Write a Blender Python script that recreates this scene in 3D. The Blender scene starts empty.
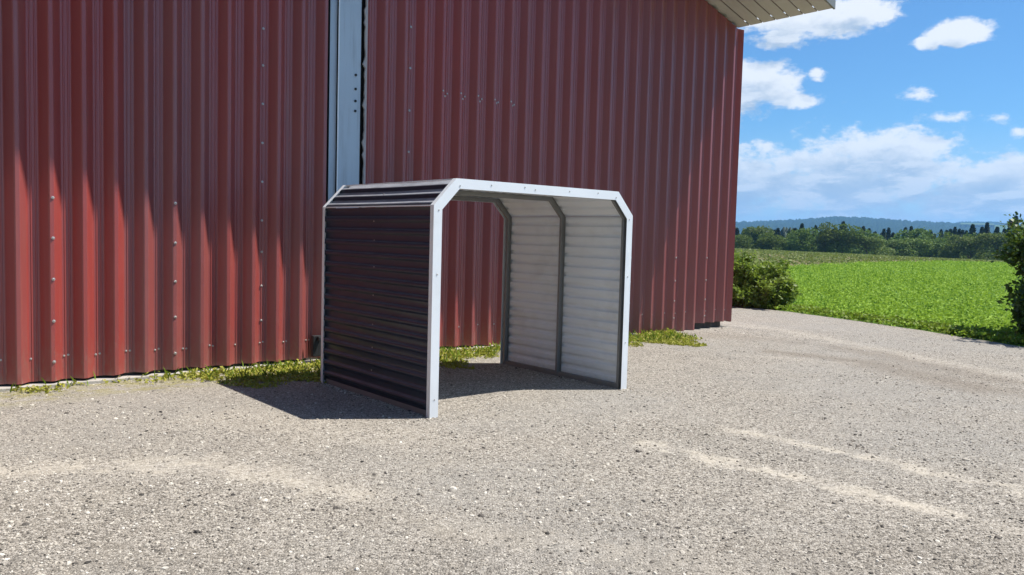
import bpy, math, random
import numpy as np
from mathutils import Vector, Matrix
rnd = random.Random(7); rng = np.random.default_rng(7)
scene = bpy.context.scene
COL = scene.collection
R = math.radians

# ------------------------------------------------------------------ camera
FPX, PITCH, ROLL, EYE = 811.3, 0.06341, 0.02705, 1.6
fw = Vector((0, math.cos(PITCH), -math.sin(PITCH)))
rt0 = Vector((1, 0, 0)); up0 = rt0.cross(fw)
rt = math.cos(ROLL) * rt0 + math.sin(ROLL) * up0
up = -math.sin(ROLL) * rt0 + math.cos(ROLL) * up0
cam_d = bpy.data.cameras.new('camera'); cam = bpy.data.objects.new('camera', cam_d); COL.objects.link(cam)
cam_d.sensor_width = 36; cam_d.lens = FPX / 1024 * 36; cam_d.clip_start = .05; cam_d.clip_end = 30000
cam.matrix_world = Matrix(((rt.x, up.x, -fw.x, 0), (rt.y, up.y, -fw.y, 0), (rt.z, up.z, -fw.z, EYE), (0, 0, 0, 1)))
scene.camera = cam

# ------------------------------------------------------------------ helpers
def mesh_np(name, V, F, mats, parent=None, mi=None, smooth=False):
    """V: (n,3) array, F: list of index tuples or (m,k) array -> one linked mesh object"""
    me = bpy.data.meshes.new(name)
    V = np.asarray(V, dtype=np.float32)
    if isinstance(F, np.ndarray):
        m, k = F.shape
        me.vertices.add(len(V)); me.vertices.foreach_set('co', V.ravel())
        me.loops.add(m * k); me.loops.foreach_set('vertex_index', F.ravel().astype(np.int32))
        me.polygons.add(m); me.polygons.foreach_set('loop_start', np.arange(0, m * k, k, dtype=np.int32))
        me.polygons.foreach_set('loop_total', np.full(m, k, dtype=np.int32))
        me.update(calc_edges=True)
    else:
        me.from_pydata(V.tolist(), [], F); me.update()
    if not isinstance(mats, (list, tuple)): mats = [mats]
    for m_ in mats: me.materials.append(m_)
    if mi is not None: me.polygons.foreach_set('material_index', np.asarray(mi, dtype=np.int32))
    if smooth: me.polygons.foreach_set('use_smooth', np.ones(len(me.polygons), dtype=bool))
    o = bpy.data.objects.new(name, me); COL.objects.link(o)
    if parent: o.parent = parent
    return o

class MB:
    def __init__(s): s.V = []; s.F = []; s.M = []
    def add(s, V, F, m=0):
        b = len(s.V); s.V += [tuple(v) for v in V]; s.F += [tuple(i + b for i in f) for f in F]; s.M += [m] * len(F)
    def box(s, o, ax, ay, az, m=0):
        """box from corner o with edge vectors ax, ay, az"""
        o, ax, ay, az = map(Vector, (o, ax, ay, az))
        V = [o, o + ax, o + ax + ay, o + ay, o + az, o + ax + az, o + ax + ay + az, o + ay + az]
        F = [(0, 3, 2, 1), (4, 5, 6, 7), (0, 1, 5, 4), (1, 2, 6, 5), (2, 3, 7, 6), (3, 0, 4, 7)]
        if ax.cross(ay).dot(az) < 0: F = [f[::-1] for f in F]
        s.add(V, F, m)
    def build(s, name, mats, parent=None, smooth=False, bevel=0):
        o = mesh_np(name, s.V, s.F, mats, parent, s.M, smooth)
        if bevel:
            b = o.modifiers.new('bevel', 'BEVEL'); b.width = bevel; b.segments = 2; b.limit_method = 'ANGLE'
        return o

def empty(name, loc, rz=0, **kw):
    o = bpy.data.objects.new(name, None); COL.objects.link(o); o.location = loc; o.rotation_euler = (0, 0, rz)
    return tag(o, **kw)
def tag(o, label=None, category=None, group=None, kind=None):
    if label: o['label'] = label
    if category: o['category'] = category
    if group: o['group'] = group
    if kind: o['kind'] = kind
    return o

# ------------------------------------------------------------------ materials
class NT:
    def __init__(s, tree): s.t = tree; s.n = tree.nodes; s.l = tree.links
    def node(s, typ, ins=None, **kw):
        n = s.n.new(typ)
        for k, v in kw.items(): setattr(n, k, v)
        for k, v in (ins or {}).items():
            sock = n.inputs[k]
            if isinstance(v, bpy.types.NodeSocket): s.l.new(v, sock)
            else: sock.default_value = v
        return n
    def math(s, op, a, b=0.0, c=0.0, clamp=False):
        n = s.node('ShaderNodeMath', {0: a, 1: b, 2: c}, operation=op); n.use_clamp = clamp; return n.outputs[0]
    def vmath(s, op, a, b=(0, 0, 0)):
        return s.node('ShaderNodeVectorMath', {0: a, 1: b}, operation=op).outputs[0]
    def mix(s, f, a, b, mode='MIX'):
        n = s.node('ShaderNodeMix', data_type='RGBA', blend_type=mode)
        for k, v in ((0, f), (6, a), (7, b)):
            if isinstance(v, bpy.types.NodeSocket): s.l.new(v, n.inputs[k])
            else: n.inputs[k].default_value = v if k == 0 else tuple(v) + (1,) * (4 - len(v))
        return n.outputs[2]
    def noise(s, vec, scale, detail=3, rough=.5, dist=0, out=0):
        return s.node('ShaderNodeTexNoise', {'Vector': vec, 'Scale': scale, 'Detail': detail, 'Roughness': rough, 'Distortion': dist}).outputs[out]
    def voro(s, vec, scale, out='Distance', feature='F1'):
        return s.node('ShaderNodeTexVoronoi', {'Vector': vec, 'Scale': scale}, feature=feature).outputs[out]
    def ramp(s, f, stops):
        n = s.node('ShaderNodeValToRGB', {0: f}); e = n.color_ramp.elements
        while len(e) < len(stops): e.new(.5)
        for el, (p, c) in zip(e, stops):
            el.position = p; el.color = (c, c, c, 1) if isinstance(c, (int, float)) else tuple(c) + (1,)
        return n.outputs[0]
    def sstep(s, x, a, b):
        n = s.node('ShaderNodeMapRange', {0: x, 1: a, 2: b, 3: 0., 4: 1.}, interpolation_type='SMOOTHSTEP'); return n.outputs[0]

def material(name):
    m = bpy.data.materials.new(name); m.use_nodes = True; t = NT(m.node_tree); t.n.clear()
    out = t.node('ShaderNodeOutputMaterial'); b = t.node('ShaderNodeBsdfPrincipled'); t.l.new(b.outputs[0], out.inputs[0])
    return m, t, b
def setin(t, b, **kw):
    names = dict(color='Base Color', rough='Roughness', metal='Metallic', normal='Normal', spec='Specular IOR Level')
    for k, v in kw.items():
        s = b.inputs[names.get(k, k)]
        if isinstance(v, bpy.types.NodeSocket): t.l.new(v, s)
        elif k == 'color': s.default_value = tuple(v) + (1,)
        else: s.default_value = v
def bump(t, hgt, strength=.5, dist=.01, normal=None):
    ins = {'Height': hgt, 'Strength': strength, 'Distance': dist}
    if normal: ins['Normal'] = normal
    return t.node('ShaderNodeBump', ins).outputs[0]
def objco(t): return t.node('ShaderNodeTexCoord').outputs['Object']

def coated(name, c, rough=.35, var=.25, metal=0, dirt=(.3, .25, .2), dirt_amt=.25, streak=True, spec=.5, bmp=.15, coat=0, crough=.15):
    m, t, b = material(name); co = objco(t)
    n1 = t.noise(co, 1.3, 4)
    sc = t.vmath('MULTIPLY', co, (9, 9, .6)) if streak else co
    n2 = t.noise(sc, 2.0, 5, .6)
    f = t.math('MULTIPLY', t.sstep(n2, .48, .75), dirt_amt)
    base = t.mix(n1, [x * (1 - var) for x in c], [min(1, x * (1 + var)) for x in c])
    col = t.mix(f, base, dirt)
    # rising dust near the ground
    z = t.node('ShaderNodeSeparateXYZ', {0: co}).outputs[2]
    dz = t.math('MULTIPLY', t.math('SUBTRACT', 1, t.sstep(z, .0, .45)), .35)
    dz = t.math('MULTIPLY', dz, t.noise(co, 14, 4))
    col = t.mix(dz, col, dirt)
    setin(t, b, color=col, rough=t.math('ADD', rough, t.math('MULTIPLY', t.noise(co, 6, 4), .18)), metal=metal, spec=spec,
          normal=bump(t, t.noise(co, 3.5, 3), bmp, .02))
    if coat: b.inputs['Coat Weight'].default_value = coat; b.inputs['Coat Roughness'].default_value = crough; b.inputs['Coat IOR'].default_value = 1.6
    return m

M = {}
TOP_GLARE = None
M['red'] = coated('red_coated_steel', (.29, .058, .050), .36, .10, dirt=(.30, .15, .12), dirt_amt=.2, spec=.5, coat=.62, crough=.32)
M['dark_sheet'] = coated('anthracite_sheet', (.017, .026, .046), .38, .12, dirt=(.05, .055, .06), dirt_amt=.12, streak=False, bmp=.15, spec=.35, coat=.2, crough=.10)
def glare_tops(m, glare=(.12, .125, .145)):  # sky glare painted into the colour of up-facing rib faces, broken by noise
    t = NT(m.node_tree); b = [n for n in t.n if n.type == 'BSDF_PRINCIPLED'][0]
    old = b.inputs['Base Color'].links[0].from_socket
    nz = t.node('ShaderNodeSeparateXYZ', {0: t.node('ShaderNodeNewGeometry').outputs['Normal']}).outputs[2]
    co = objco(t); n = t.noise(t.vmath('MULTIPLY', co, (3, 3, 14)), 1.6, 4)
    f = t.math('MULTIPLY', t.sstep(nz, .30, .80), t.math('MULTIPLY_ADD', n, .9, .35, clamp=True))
    t.l.new(t.mix(f, old, glare), b.inputs['Base Color'])
glare_tops(M['dark_sheet'])
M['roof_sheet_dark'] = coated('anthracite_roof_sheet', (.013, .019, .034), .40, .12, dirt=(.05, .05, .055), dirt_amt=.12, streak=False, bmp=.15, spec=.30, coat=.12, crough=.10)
glare_tops(M['roof_sheet_dark'], (.46, .47, .50))  # stronger painted glare stripes on the slopes and roof
def sheet_fade(m):
    t = NT(m.node_tree); b = [n for n in t.n if n.type == 'BSDF_PRINCIPLED'][0]
    old = b.inputs['Base Color'].links[0].from_socket; co = objco(t); sx = t.node('ShaderNodeSeparateXYZ', {0: co})
    idx = t.math('FLOOR', t.math('DIVIDE', sx.outputs[0], .88)); wn_ = t.node('ShaderNodeTexWhiteNoise', {1: idx}, noise_dimensions='1D').outputs[0]
    hs = t.node('ShaderNodeHueSaturation', {'Hue': .5, 'Saturation': t.math('MULTIPLY_ADD', wn_, .14, .93), 'Value': t.math('MULTIPLY_ADD', wn_, .20, .90), 'Color': old}).outputs[0]
    # mud splashed up from the yard
    z = sx.outputs[2]; n = t.noise(t.vmath('MULTIPLY', co, (22, 22, 7)), 1.5, 6, .7)
    f = t.math('MULTIPLY', t.sstep(z, .75, .0), t.sstep(n, .46, .72))
    hs = t.mix(t.math('MULTIPLY', f, .55), hs, (.24, .17, .13))
    # chalky runs
    r2 = t.noise(t.vmath('MULTIPLY', co, (26, 26, .35)), 1.0, 5, .7)
    hs = t.mix(t.math('MULTIPLY', t.sstep(r2, .56, .74), .16), hs, (.34, .17, .15))
    t.l.new(hs, b.inputs['Base Color'])
sheet_fade(M['red'])
M['light_sheet'] = coated('light_grey_sheet', (.84, .87, .89), .38, .04, dirt=(.38, .34, .28), dirt_amt=.2, streak=False)
M['galv'] = coated('galvanised_trim', (.80, .83, .85), .38, .04, metal=.1, dirt=(.5, .48, .45), dirt_amt=.2, streak=False)
M['tube'] = coated('dull_steel_tube', (.26, .26, .25), .45, .12, metal=.4, dirt=(.11, .10, .09), dirt_amt=.3, streak=False)
M['blue_steel'] = coated('blue_grey_steel', (.46, .53, .59), .40, .08, metal=.2, dirt=(.2, .21, .22), dirt_amt=.35)
M['soffit'] = coated('beige_roof_sheet', (.56, .54, .49), .5, .05, dirt=(.3, .26, .2), dirt_amt=.2, streak=False)
M['black'] = coated('black_plastic', (.012, .012, .014), .5, .1, dirt=(.03, .03, .03), dirt_amt=.2)
M['gap_shade'] = coated('dark_gap_shade', (.03, .028, .027), .9, .1)  # near-black colour standing in for shade behind the wall sheets
M['screw'] = coated('zinc_screw', (.6, .57, .53), .3, .05, metal=.6)
M['foam'] = coated('pale_sealing_strip', (.42, .40, .40), .8, .2)
M['roof_top'] = coated('roof_sheet', (.22, .09, .07), .5, .1)

def concrete():
    m, t, b = material('concrete_footing'); co = objco(t)
    setin(t, b, color=t.mix(t.noise(co, 5, 6), (.30, .28, .25), (.5, .47, .42)), rough=.9, normal=bump(t, t.noise(co, 60, 5), .5, .01))
    return m
M['concrete'] = concrete()

# pale tyre tracks and damp patches of the yard: (x0,y0,x1,y1,width,strength)
TR = [(1.12, 6.25, 2.66, 4.80, .085, 1.15), (1.85, 6.95, 3.6, 5.12, .07, .95), (-3.6, 5.05, -2.0, 5.40, .13, .8), (-2.0, 5.40, -.9, 4.85, .16, .7),
      (-5.5, 4.6, -3.6, 5.05, .13, .8), (5.0, 14.8, 6.5, 9.6, .20, .55), (6.5, 9.6, 7.4, 7.0, .2, .55), (3.9, 16.5, 5.0, 14.8, .25, .4), (-.4, 4.4, 1.8, 3.6, .12, .35),
      (2.75, 4.7, 3.4, 3.9, .12, .3), (3.2, 11.4, 4.6, 10.9, .1, .35), (-2.4, 6.8, -.9, 6.3, .3, .35)]
DK = [(3.9, 11.9, 4.9, 11.0, .2, .8), (4.9, 11.0, 5.4, 9.2, .35, .75), (5.2, 12.6, 6.0, 9.8, .3, .6), (2.5, 14.2, 4.5, 13.2, .3, .35)]
def seg_mask_np(P, L):
    out = np.zeros(len(P))
    for x0, y0, x1, y1, w, s in L:
        a = np.array([x0, y0]); d = np.array([x1, y1]) - a
        tt = np.clip(((P - a) @ d) / (d @ d), 0, 1); q = np.linalg.norm(P - a - tt[:, None] * d, axis=1)
        out = np.maximum(out, s * np.clip(1.3 - q / w, 0, 1))
    return out
def seg_mask(t, vec, L):
    sx = t.node('ShaderNodeSeparateXYZ', {0: vec}); x, y = sx.outputs[0], sx.outputs[1]
    res = None
    for x0, y0, x1, y1, w, s in L:
        dx, dy = x1 - x0, y1 - y0; l2 = dx * dx + dy * dy
        px = t.math('SUBTRACT', x, x0); py = t.math('SUBTRACT', y, y0)
        tt = t.math('MULTIPLY_ADD', py, dy / l2, t.math('MULTIPLY', px, dx / l2), clamp=True)
        ex = t.math('MULTIPLY_ADD', tt, -dx, px); ey = t.math('MULTIPLY_ADD', tt, -dy, py)
        d = t.math('SQRT', t.math('MULTIPLY_ADD', ex, ex, t.math('MULTIPLY', ey, ey)))
        m_ = t.math('MULTIPLY', t.sstep(d, w * 2.1, w * .1), s)
        res = m_ if res is None else t.math('MAXIMUM', res, m_)
    return res

def gravel_ground():
    m, t, b = material('gravel'); co = objco(t)
    wob = t.vmath('ADD', co, t.vmath('SCALE', t.vmath('SUBTRACT', t.noise(co, 3.0, 5, .65, out=1), (.5, .5, .5))))
    wn = t.n[-1]
    # scale the warp
    wsub = t.vmath('SUBTRACT', t.noise(co, 2.2, 6, .7, out=1), (.5, .5, .5))
    sc = t.node('ShaderNodeVectorMath', {0: wsub, 3: .75}, operation='SCALE').outputs[0]
    wv = t.vmath('ADD', co, sc)
    pale = seg_mask(t, wv, TR); dark = seg_mask(t, wv, DK)
    v1c = t.voro(co, 75, 'Color'); v1 = t.voro(co, 75); v2c = t.voro(co, 160, 'Color'); v2 = t.voro(co, 160)
    g1 = t.node('ShaderNodeSeparateColor', {0: v1c}).outputs[0]; g2 = t.node('ShaderNodeSeparateColor', {0: v2c}).outputs[1]
    cell = t.math('MULTIPLY_ADD', g1, .55, t.math('MULTIPLY', g2, .45))
    col = t.ramp(cell, [(.18, (.085, .076, .066)), (.38, (.245, .218, .182)), (.62, (.365, .328, .278)), (.84, (.56, .515, .45))])
    big = t.noise(co, .35, 4, .55); mid = t.noise(co, 2.2, 5, .6)
    col = t.mix(t.math('MULTIPLY', t.sstep(big, .42, .62), .4), col, (.30, .285, .26))      # greyer fresh grit
    col = t.mix(t.math('MULTIPLY', t.sstep(mid, .5, .72), .35), col, (.32, .285, .235))     # sandy fines
    col = t.mix(t.math('MULTIPLY', t.sstep(mid, .5, .3), .25), col, (.17, .155, .135))
    yy = t.node('ShaderNodeSeparateXYZ', {0: wv}).outputs[1]
    fore = t.math('MULTIPLY', t.sstep(yy, 5.2, 3.6), t.sstep(t.noise(co, 1.1, 4), .35, .6))
    col = t.mix(t.math('MULTIPLY', fore, .45), col, t.mix(1.0, col, (.62, .60, .58), 'MULTIPLY'))
    col = t.mix(t.math('MULTIPLY', t.math('MULTIPLY', pale, t.sstep(t.noise(co, 5, 6, .75), .36, .62)), .58), col, (.50, .445, .36))
    col = t.mix(t.math('MULTIPLY', dark, .6), col, (.17, .135, .10))
    W_ = t.node('ShaderNodeVectorMath', {0: t.vmath('SUBTRACT', wv, (4.056, 15.182, 0)), 1: (.648, -.762, 0)}, operation='DOT_PRODUCT').outputs['Value']
    U_ = t.node('ShaderNodeVectorMath', {0: t.vmath('SUBTRACT', co, (4.056, 15.182, 0)), 1: (.762, .648, 0)}, operation='DOT_PRODUCT').outputs['Value']
    moss = t.math('MULTIPLY', t.sstep(W_, 1.05, .3), t.sstep(U_, -1.9, -2.6)); moss = t.math('MULTIPLY', moss, t.sstep(t.noise(co, 4.5, 6, .7), .40, .62))
    col = t.mix(t.math('MULTIPLY', moss, .75), col, t.mix(t.noise(co, 30, 4), (.20, .19, .05), (.34, .30, .12)))
    hgt = t.math('ADD', t.math('MULTIPLY', t.math('SUBTRACT', 1, v1), .7), t.math('MULTIPLY', t.math('SUBTRACT', 1, v2), .3))
    st = t.math('SUBTRACT', 1.0, t.math('MULTIPLY', pale, .6))
    n1 = t.node('ShaderNodeBump', {'Height': mid, 'Strength': .4, 'Distance': .04}).outputs[0]
    n2 = t.node('ShaderNodeBump', {'Height': hgt, 'Strength': st, 'Distance': .012, 'Normal': n1}).outputs[0]
    setin(t, b, color=col, rough=.95, spec=.2, normal=n2)
    return m
M['gravel'] = gravel_ground()
def stone_mat():
    m, t, b = material('stone'); r_ = t.node('ShaderNodeObjectInfo').outputs['Random']
    col = t.ramp(r_, [(0, (.04, .036, .032)), (.12, (.12, .105, .09)), (.3, (.26, .228, .188)), (.6, (.39, .345, .285)), (.87, (.52, .475, .40)), (1, (.66, .61, .53))])
    setin(t, b, color=col, rough=.85, spec=.3); return m
M['stone'] = stone_mat()

def foliage(name, c1, c2, trans=.35, rough=.5, spec=.35, alt=None):
    m, t, b = material(name); g = t.node('ShaderNodeNewGeometry'); ri = g.outputs['Random Per Island']
    co = objco(t)
    f = t.math('MULTIPLY_ADD', t.noise(co, .8, 2), .5, t.math('MULTIPLY', ri, .6))
    col = t.mix(f, c1, c2)
    if alt: col = t.mix(t.math('MULTIPLY', t.sstep(ri, .86, .95), .8), col, alt)
    oi = t.node('ShaderNodeObjectInfo').outputs['Random']
    hs = t.node('ShaderNodeHueSaturation', {'Hue': t.math('MULTIPLY_ADD', oi, .035, .48), 'Saturation': 1.0, 'Value': t.math('MULTIPLY_ADD', oi, .45, .78), 'Color': col}).outputs[0]
    setin(t, b, color=hs, rough=rough, spec=spec)
    tr = t.node('ShaderNodeBsdfTranslucent', {'Color': t.mix(.5, hs, (.24, .34, .03))})
    mx = t.node('ShaderNodeMixShader', {0: trans, 1: b.outputs[0], 2: tr.outputs[0]})
    out = [n for n in t.n if n.type == 'OUTPUT_MATERIAL'][0]; t.l.new(mx.outputs[0], out.inputs[0])
    return m
M['crop'] = foliage('crop_leaf', (.17, .265, .028), (.34, .44, .055), .35, .6, spec=.12)
M['brown_crop'] = foliage('young_row_leaf', (.13, .18, .05), (.21, .23, .075), .3, spec=.15)
M['bush'] = foliage('bush_leaf', (.12, .22, .03), (.30, .42, .08), .45, .45)
M['weed'] = foliage('weed_leaf', (.27, .33, .04), (.52, .51, .10), .3, .6, spec=.15, alt=(.58, .50, .26))
M['green_weed'] = foliage('fresh_weed_leaf', (.13, .25, .018), (.24, .36, .04), .35, .6)
M['sapling'] = foliage('sapling_leaf', (.03, .065, .012), (.07, .14, .025), .25, .4)
M['broad'] = foliage('wood_leaf', (.040, .08, .022), (.16, .22, .055), .25, .6, spec=.1)
M['broad_light'] = foliage('pale_wood_leaf', (.10, .16, .045), (.20, .27, .08), .25, .6, spec=.1)
M['conifer'] = foliage('needle', (.016, .040, .020), (.035, .07, .032), .05, .7)
def bark():
    m, t, b = material('bark'); co = objco(t)
    n = t.noise(t.vmath('MULTIPLY', co, (12, 12, 2)), 2, 5)
    setin(t, b, color=t.mix(n, (.05, .04, .03), (.16, .13, .10)), rough=.9, normal=bump(t, n, .6, .02)); return m
M['bark'] = bark()
def soil(name, a, b_, c=None, scale=1.0):
    m, t, b = material(name); co = objco(t)
    n = t.noise(co, .25 * scale, 6, .65); n2 = t.noise(co, 9 * scale, 5, .7)
    col = t.mix(t.sstep(n, .35, .65), a, b_); col = t.mix(t.math('MULTIPLY', n2, .6), col, c or a)
    setin(t, b, color=col, rough=.95, spec=.1, normal=bump(t, n2, 1.0, .08)); return m
M['field'] = soil('green_field_ground', (.10, .19, .02), (.15, .25, .03), (.06, .12, .02))
M['brownfield'] = soil('sparse_row_ground', (.20, .155, .095), (.15, .15, .065), (.23, .165, .11))
M['terrain'] = soil('meadow', (.06, .11, .025), (.09, .13, .035), (.05, .08, .02), .3)
def hill_mat():
    m, t, b = material('forested_hill'); co = objco(t)
    n = t.noise(co, .012, 6, .7); n2 = t.noise(co, .06, 4, .8)
    col = t.mix(n, (.012, .030, .014), (.035, .065, .022)); col = t.mix(t.math('MULTIPLY', n2, .6), col, (.01, .022, .012))
    setin(t, b, color=col, rough=.95, spec=.05, normal=bump(t, n2, 1.0, 12)); return m
M['hill'] = hill_mat()
M['pale_field'] = soil('distant_pale_field', (.08, .13, .055), (.10, .15, .07), (.07, .11, .05), .02)

# ------------------------------------------------------------------ terrain
def H(x, y):
    """height of the land: level near the yard, falling away beyond the crest of the field"""
    x = np.asarray(x, float); y = np.asarray(y, float)
    r = np.hypot(x, y)
    z = -.0200 * np.maximum(0, x - 45) * np.clip(r / 200, 0, 1.0)
    beyond = np.clip((r - 205) / 90, 0, 1); z = z - 9.0 * beyond * beyond * (3 - 2 * beyond)
    z = z - 16 * np.clip((r - 320) / 900, 0, 1)
    z = z + .035 * np.sin(x * .21 + 1) * np.sin(y * .13) * np.clip((r - 24) / 30, 0, 1)
    return z
def grid_faces(nr, nc):
    i = np.arange(nr - 1)[:, None] * nc + np.arange(nc - 1)[None, :]
    return np.stack([i, i + 1, i + nc + 1, i + nc], -1).reshape(-1, 4)
radii = np.concatenate([np.linspace(.5, 200, 60), np.linspace(205, 420, 50), np.geomspace(440, 9000, 40)])
ang = np.linspace(0, 2 * np.pi, 241)
rr, aa = np.meshgrid(radii, ang, indexing='ij')
x = rr * np.cos(aa); y = rr * np.sin(aa); z = H(x, y)
z = z - .35 * np.clip((215 - rr) / 6, 0, 1)      # the yard and the fields lie on top of this
o = mesh_np('terrain', np.stack([x, y, z], -1).reshape(-1, 3), grid_faces(*x.shape), M['terrain'], smooth=True); tag(o, kind='structure')

# edge of the gravel, from behind the barn round to the right
EDGE = np.array([(-60, 60), (-20, 40), (0, 25), (4.2, 21.0), (5.5, 20.1), (6.0, 19.7), (6.5, 19.1), (7.3, 17.3), (7.7, 16.1), (8.0, 15.1), (8.25, 14.2), (8.55, 13.3), (9.2, 11.6), (10.4, 9.2), (12.5, 6.5), (18, 2), (34, -6), (60, -18)], float)
def resample(P, n):
    s = np.r_[0, np.cumsum(np.linalg.norm(np.diff(P, axis=0), axis=1))]
    w = np.r_[0, np.cumsum(1 / (3 + np.linalg.norm(P[:-1] + P[1:], axis=1) / 2) * np.diff(s))]
    tt = np.linspace(0, w[-1], n); return np.stack([np.interp(tt, w, P[:, 0]), np.interp(tt, w, P[:, 1])], 1)
ED = resample(EDGE, 500)
nrm = np.stack([-(np.gradient(ED[:, 1])), np.gradient(ED[:, 0])], 1); nrm /= np.linalg.norm(nrm, axis=1)[:, None]
jit = np.convolve(rng.normal(0, 1, 540), np.ones(9) / 9, 'same')[:500] * .10
ED = ED + nrm * jit[:, None]
near = np.stack([np.linspace(-60, 60, 500), np.full(500, -30.)], 1)
ts = np.linspace(0, 1, 24)
P = near[None] * (1 - ts[:, None, None]) + ED[None] * ts[:, None, None]
V = np.concatenate([P, np.full(P.shape[:2] + (1,), .0)], -1)
V[..., 2] += .004
o = mesh_np('gravel_yard', V.reshape(-1, 3), grid_faces(24, 500), M['gravel']); tag(o, kind='structure')

# two fields, from the gravel edge out past the crest; the split line runs across them
def sheet(name, A, B, n, mat, dz, pw=1.6):
    ts = np.linspace(0, 1, n) ** pw
    P = A[None] * (1 - ts[:, None, None]) + B[None] * ts[:, None, None]
    V = np.concatenate([P, (H(P[..., 0], P[..., 1]) + dz)[..., None]], -1)
    return mesh_np(name, V.reshape(-1, 3), grid_faces(n, len(A)), mat, smooth=True)
azE = np.arctan2(ED[:, 0], ED[:, 1])
def split_r(az):        # distance of the line between the two crops
    return np.interp(az, [-1.2, -.3, .20, .285, .36, .48, .58, .70, 1.2], [40, 44, 47, 50, 66, 100, 135, 150, 160])
sel = (np.hypot(ED[:, 0], ED[:, 1]) < 40)
A = ED; azs = np.linspace(azE[0], azE[-1], 500)
rs = split_r(azE); S = np.stack([np.sin(azE) * rs, np.cos(azE) * rs], 1)
bad = np.linalg.norm(ED, axis=1) > rs - 2; S[bad] = ED[bad] * 1.05
far = np.stack([np.sin(azE) * 222, np.cos(azE) * 222], 1)
green = sheet('green_field', A, S, 90, M['field'], 0.0); tag(green, kind='structure')
brown = sheet('brown_field', S, far, 90, M['brownfield'], 0.006); tag(brown, kind='structure')

# ------------------------------------------------------------------ leaf scatter helper (one merged mesh)
def leaf_quads(P, size, tilt=.9, aspect=.55, up=None, yawfix=None):
    """P: (n,3) centres, size: (n,). Each leaf is a folded diamond of two triangles -> quads with random orientation"""
    n = len(P); a = rng.uniform(0, 2 * np.pi, n); b = rng.normal(0, tilt, n)
    d = np.stack([np.cos(a) * np.cos(b), np.sin(a) * np.cos(b), np.sin(b)], 1)
    c = rng.normal(0, 1, (n, 3)); s_ = np.cross(d, c); s_ /= np.linalg.norm(s_, axis=1)[:, None]
    nn = np.cross(d, s_)
    L = size[:, None]; W = L * aspect
    v0 = P - d * L * .5; v2 = P + d * L * .5
    v1 = P + s_ * W * .5 + nn * L * .08; v3 = P - s_ * W * .5 + nn * L * .08
    V = np.stack([v0, v1, v2, v3], 1).reshape(-1, 3); F = np.arange(4 * n).reshape(n, 4)
    return V, F

# crop leaves on the green field (denser near)
def in_green(P):
    az = np.arctan2(P[:, 0], P[:, 1]); r_ = np.hypot(P[:, 0], P[:, 1])
    re = np.interp(az, azE, np.hypot(ED[:, 0], ED[:, 1]))
    return (r_ > re + .05) & (r_ < split_r(az)) 
def polar_pts(n, az0, az1, r0, r1, pw=2.0):
    az = rng.uniform(az0, az1, n); q = rng.uniform(0, 1, n)
    r_ = (r0 ** (2 - pw) + q * (r1 ** (2 - pw) - r0 ** (2 - pw))) ** (1 / (2 - pw)) if pw != 2 else r0 * (r1 / r0) ** q
    return np.stack([np.sin(az) * r_, np.cos(az) * r_], 1), r_
def clumps(P2, r_, k, spread, lsize, hgt, sizegrow=0.0):
    base = np.repeat(P2, k, axis=0); n = len(base); rr_ = np.repeat(r_, k)
    g = 1 + sizegrow * np.maximum(0, rr_ - 20) / 20
    off = rng.normal(0, 1, (n, 2)) * spread * g[:, None]
    Q = base + off
    zz = H(Q[:, 0], Q[:, 1]) + rng.uniform(.1, 1, n) * hgt * np.sqrt(g)
    Pp = np.column_stack([Q, zz]); sz = lsize * g * rng.uniform(.6, 1.3, n)
    return leaf_quads(Pp, sz, tilt=.45, aspect=.8)
P2, r_ = polar_pts(22000, .22, .95, 12, 140, 1.75); k_ = in_green(P2); P2, r_ = P2[k_], r_[k_]
V, F = clumps(P2, r_, 13, .12, .060, .13, .30)
o = mesh_np('crop_plants', V, F, M['crop']); tag(o, kind='stuff')
# rough weedy verge along the gravel edge
e = ED[(np.hypot(ED[:, 0], ED[:, 1]) < 26) & (ED[:, 0] > 3)]
idx = rng.integers(0, len(e) - 1, 1500); ff = rng.uniform(0, 1, 1500)[:, None]
Pe = e[idx] * (1 - ff) + e[idx + 1] * ff + np.array([.8, .6]) * np.abs(rng.normal(0, .35, (1500, 1))) + np.array([.06, .05])
V, F = clumps(Pe, np.full(1500, 15.), 7, .07, .075, .14)
o = mesh_np('verge_weeds', V, F, M['green_weed']); tag(o, kind='stuff')
# sparse rows on the brown field
az = rng.uniform(.18, .75, 19000); rr_ = rng.uniform(44, 215, 19000)
rows = np.stack([np.sin(az) * rr_, np.cos(az) * rr_], 1)
dirn = np.array([math.cos(.35), math.sin(.35)]); pr = np.array([-dirn[1], dirn[0]])
v_ = np.round((rows @ pr) / .75) * .75 + rng.normal(0, .06, len(rows)); rows = np.outer(rows @ dirn, dirn) + np.outer(v_, pr)
rk = np.hypot(rows[:, 0], rows[:, 1]) > split_r(np.arctan2(rows[:, 0], rows[:, 1])); rows = rows[rk]
V, F = clumps(rows, np.hypot(rows[:, 0], rows[:, 1]), 4, .10, .13, .2, .12)
o = mesh_np('row_plants', V, F, M['brown_crop']); tag(o, kind='stuff')

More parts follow.
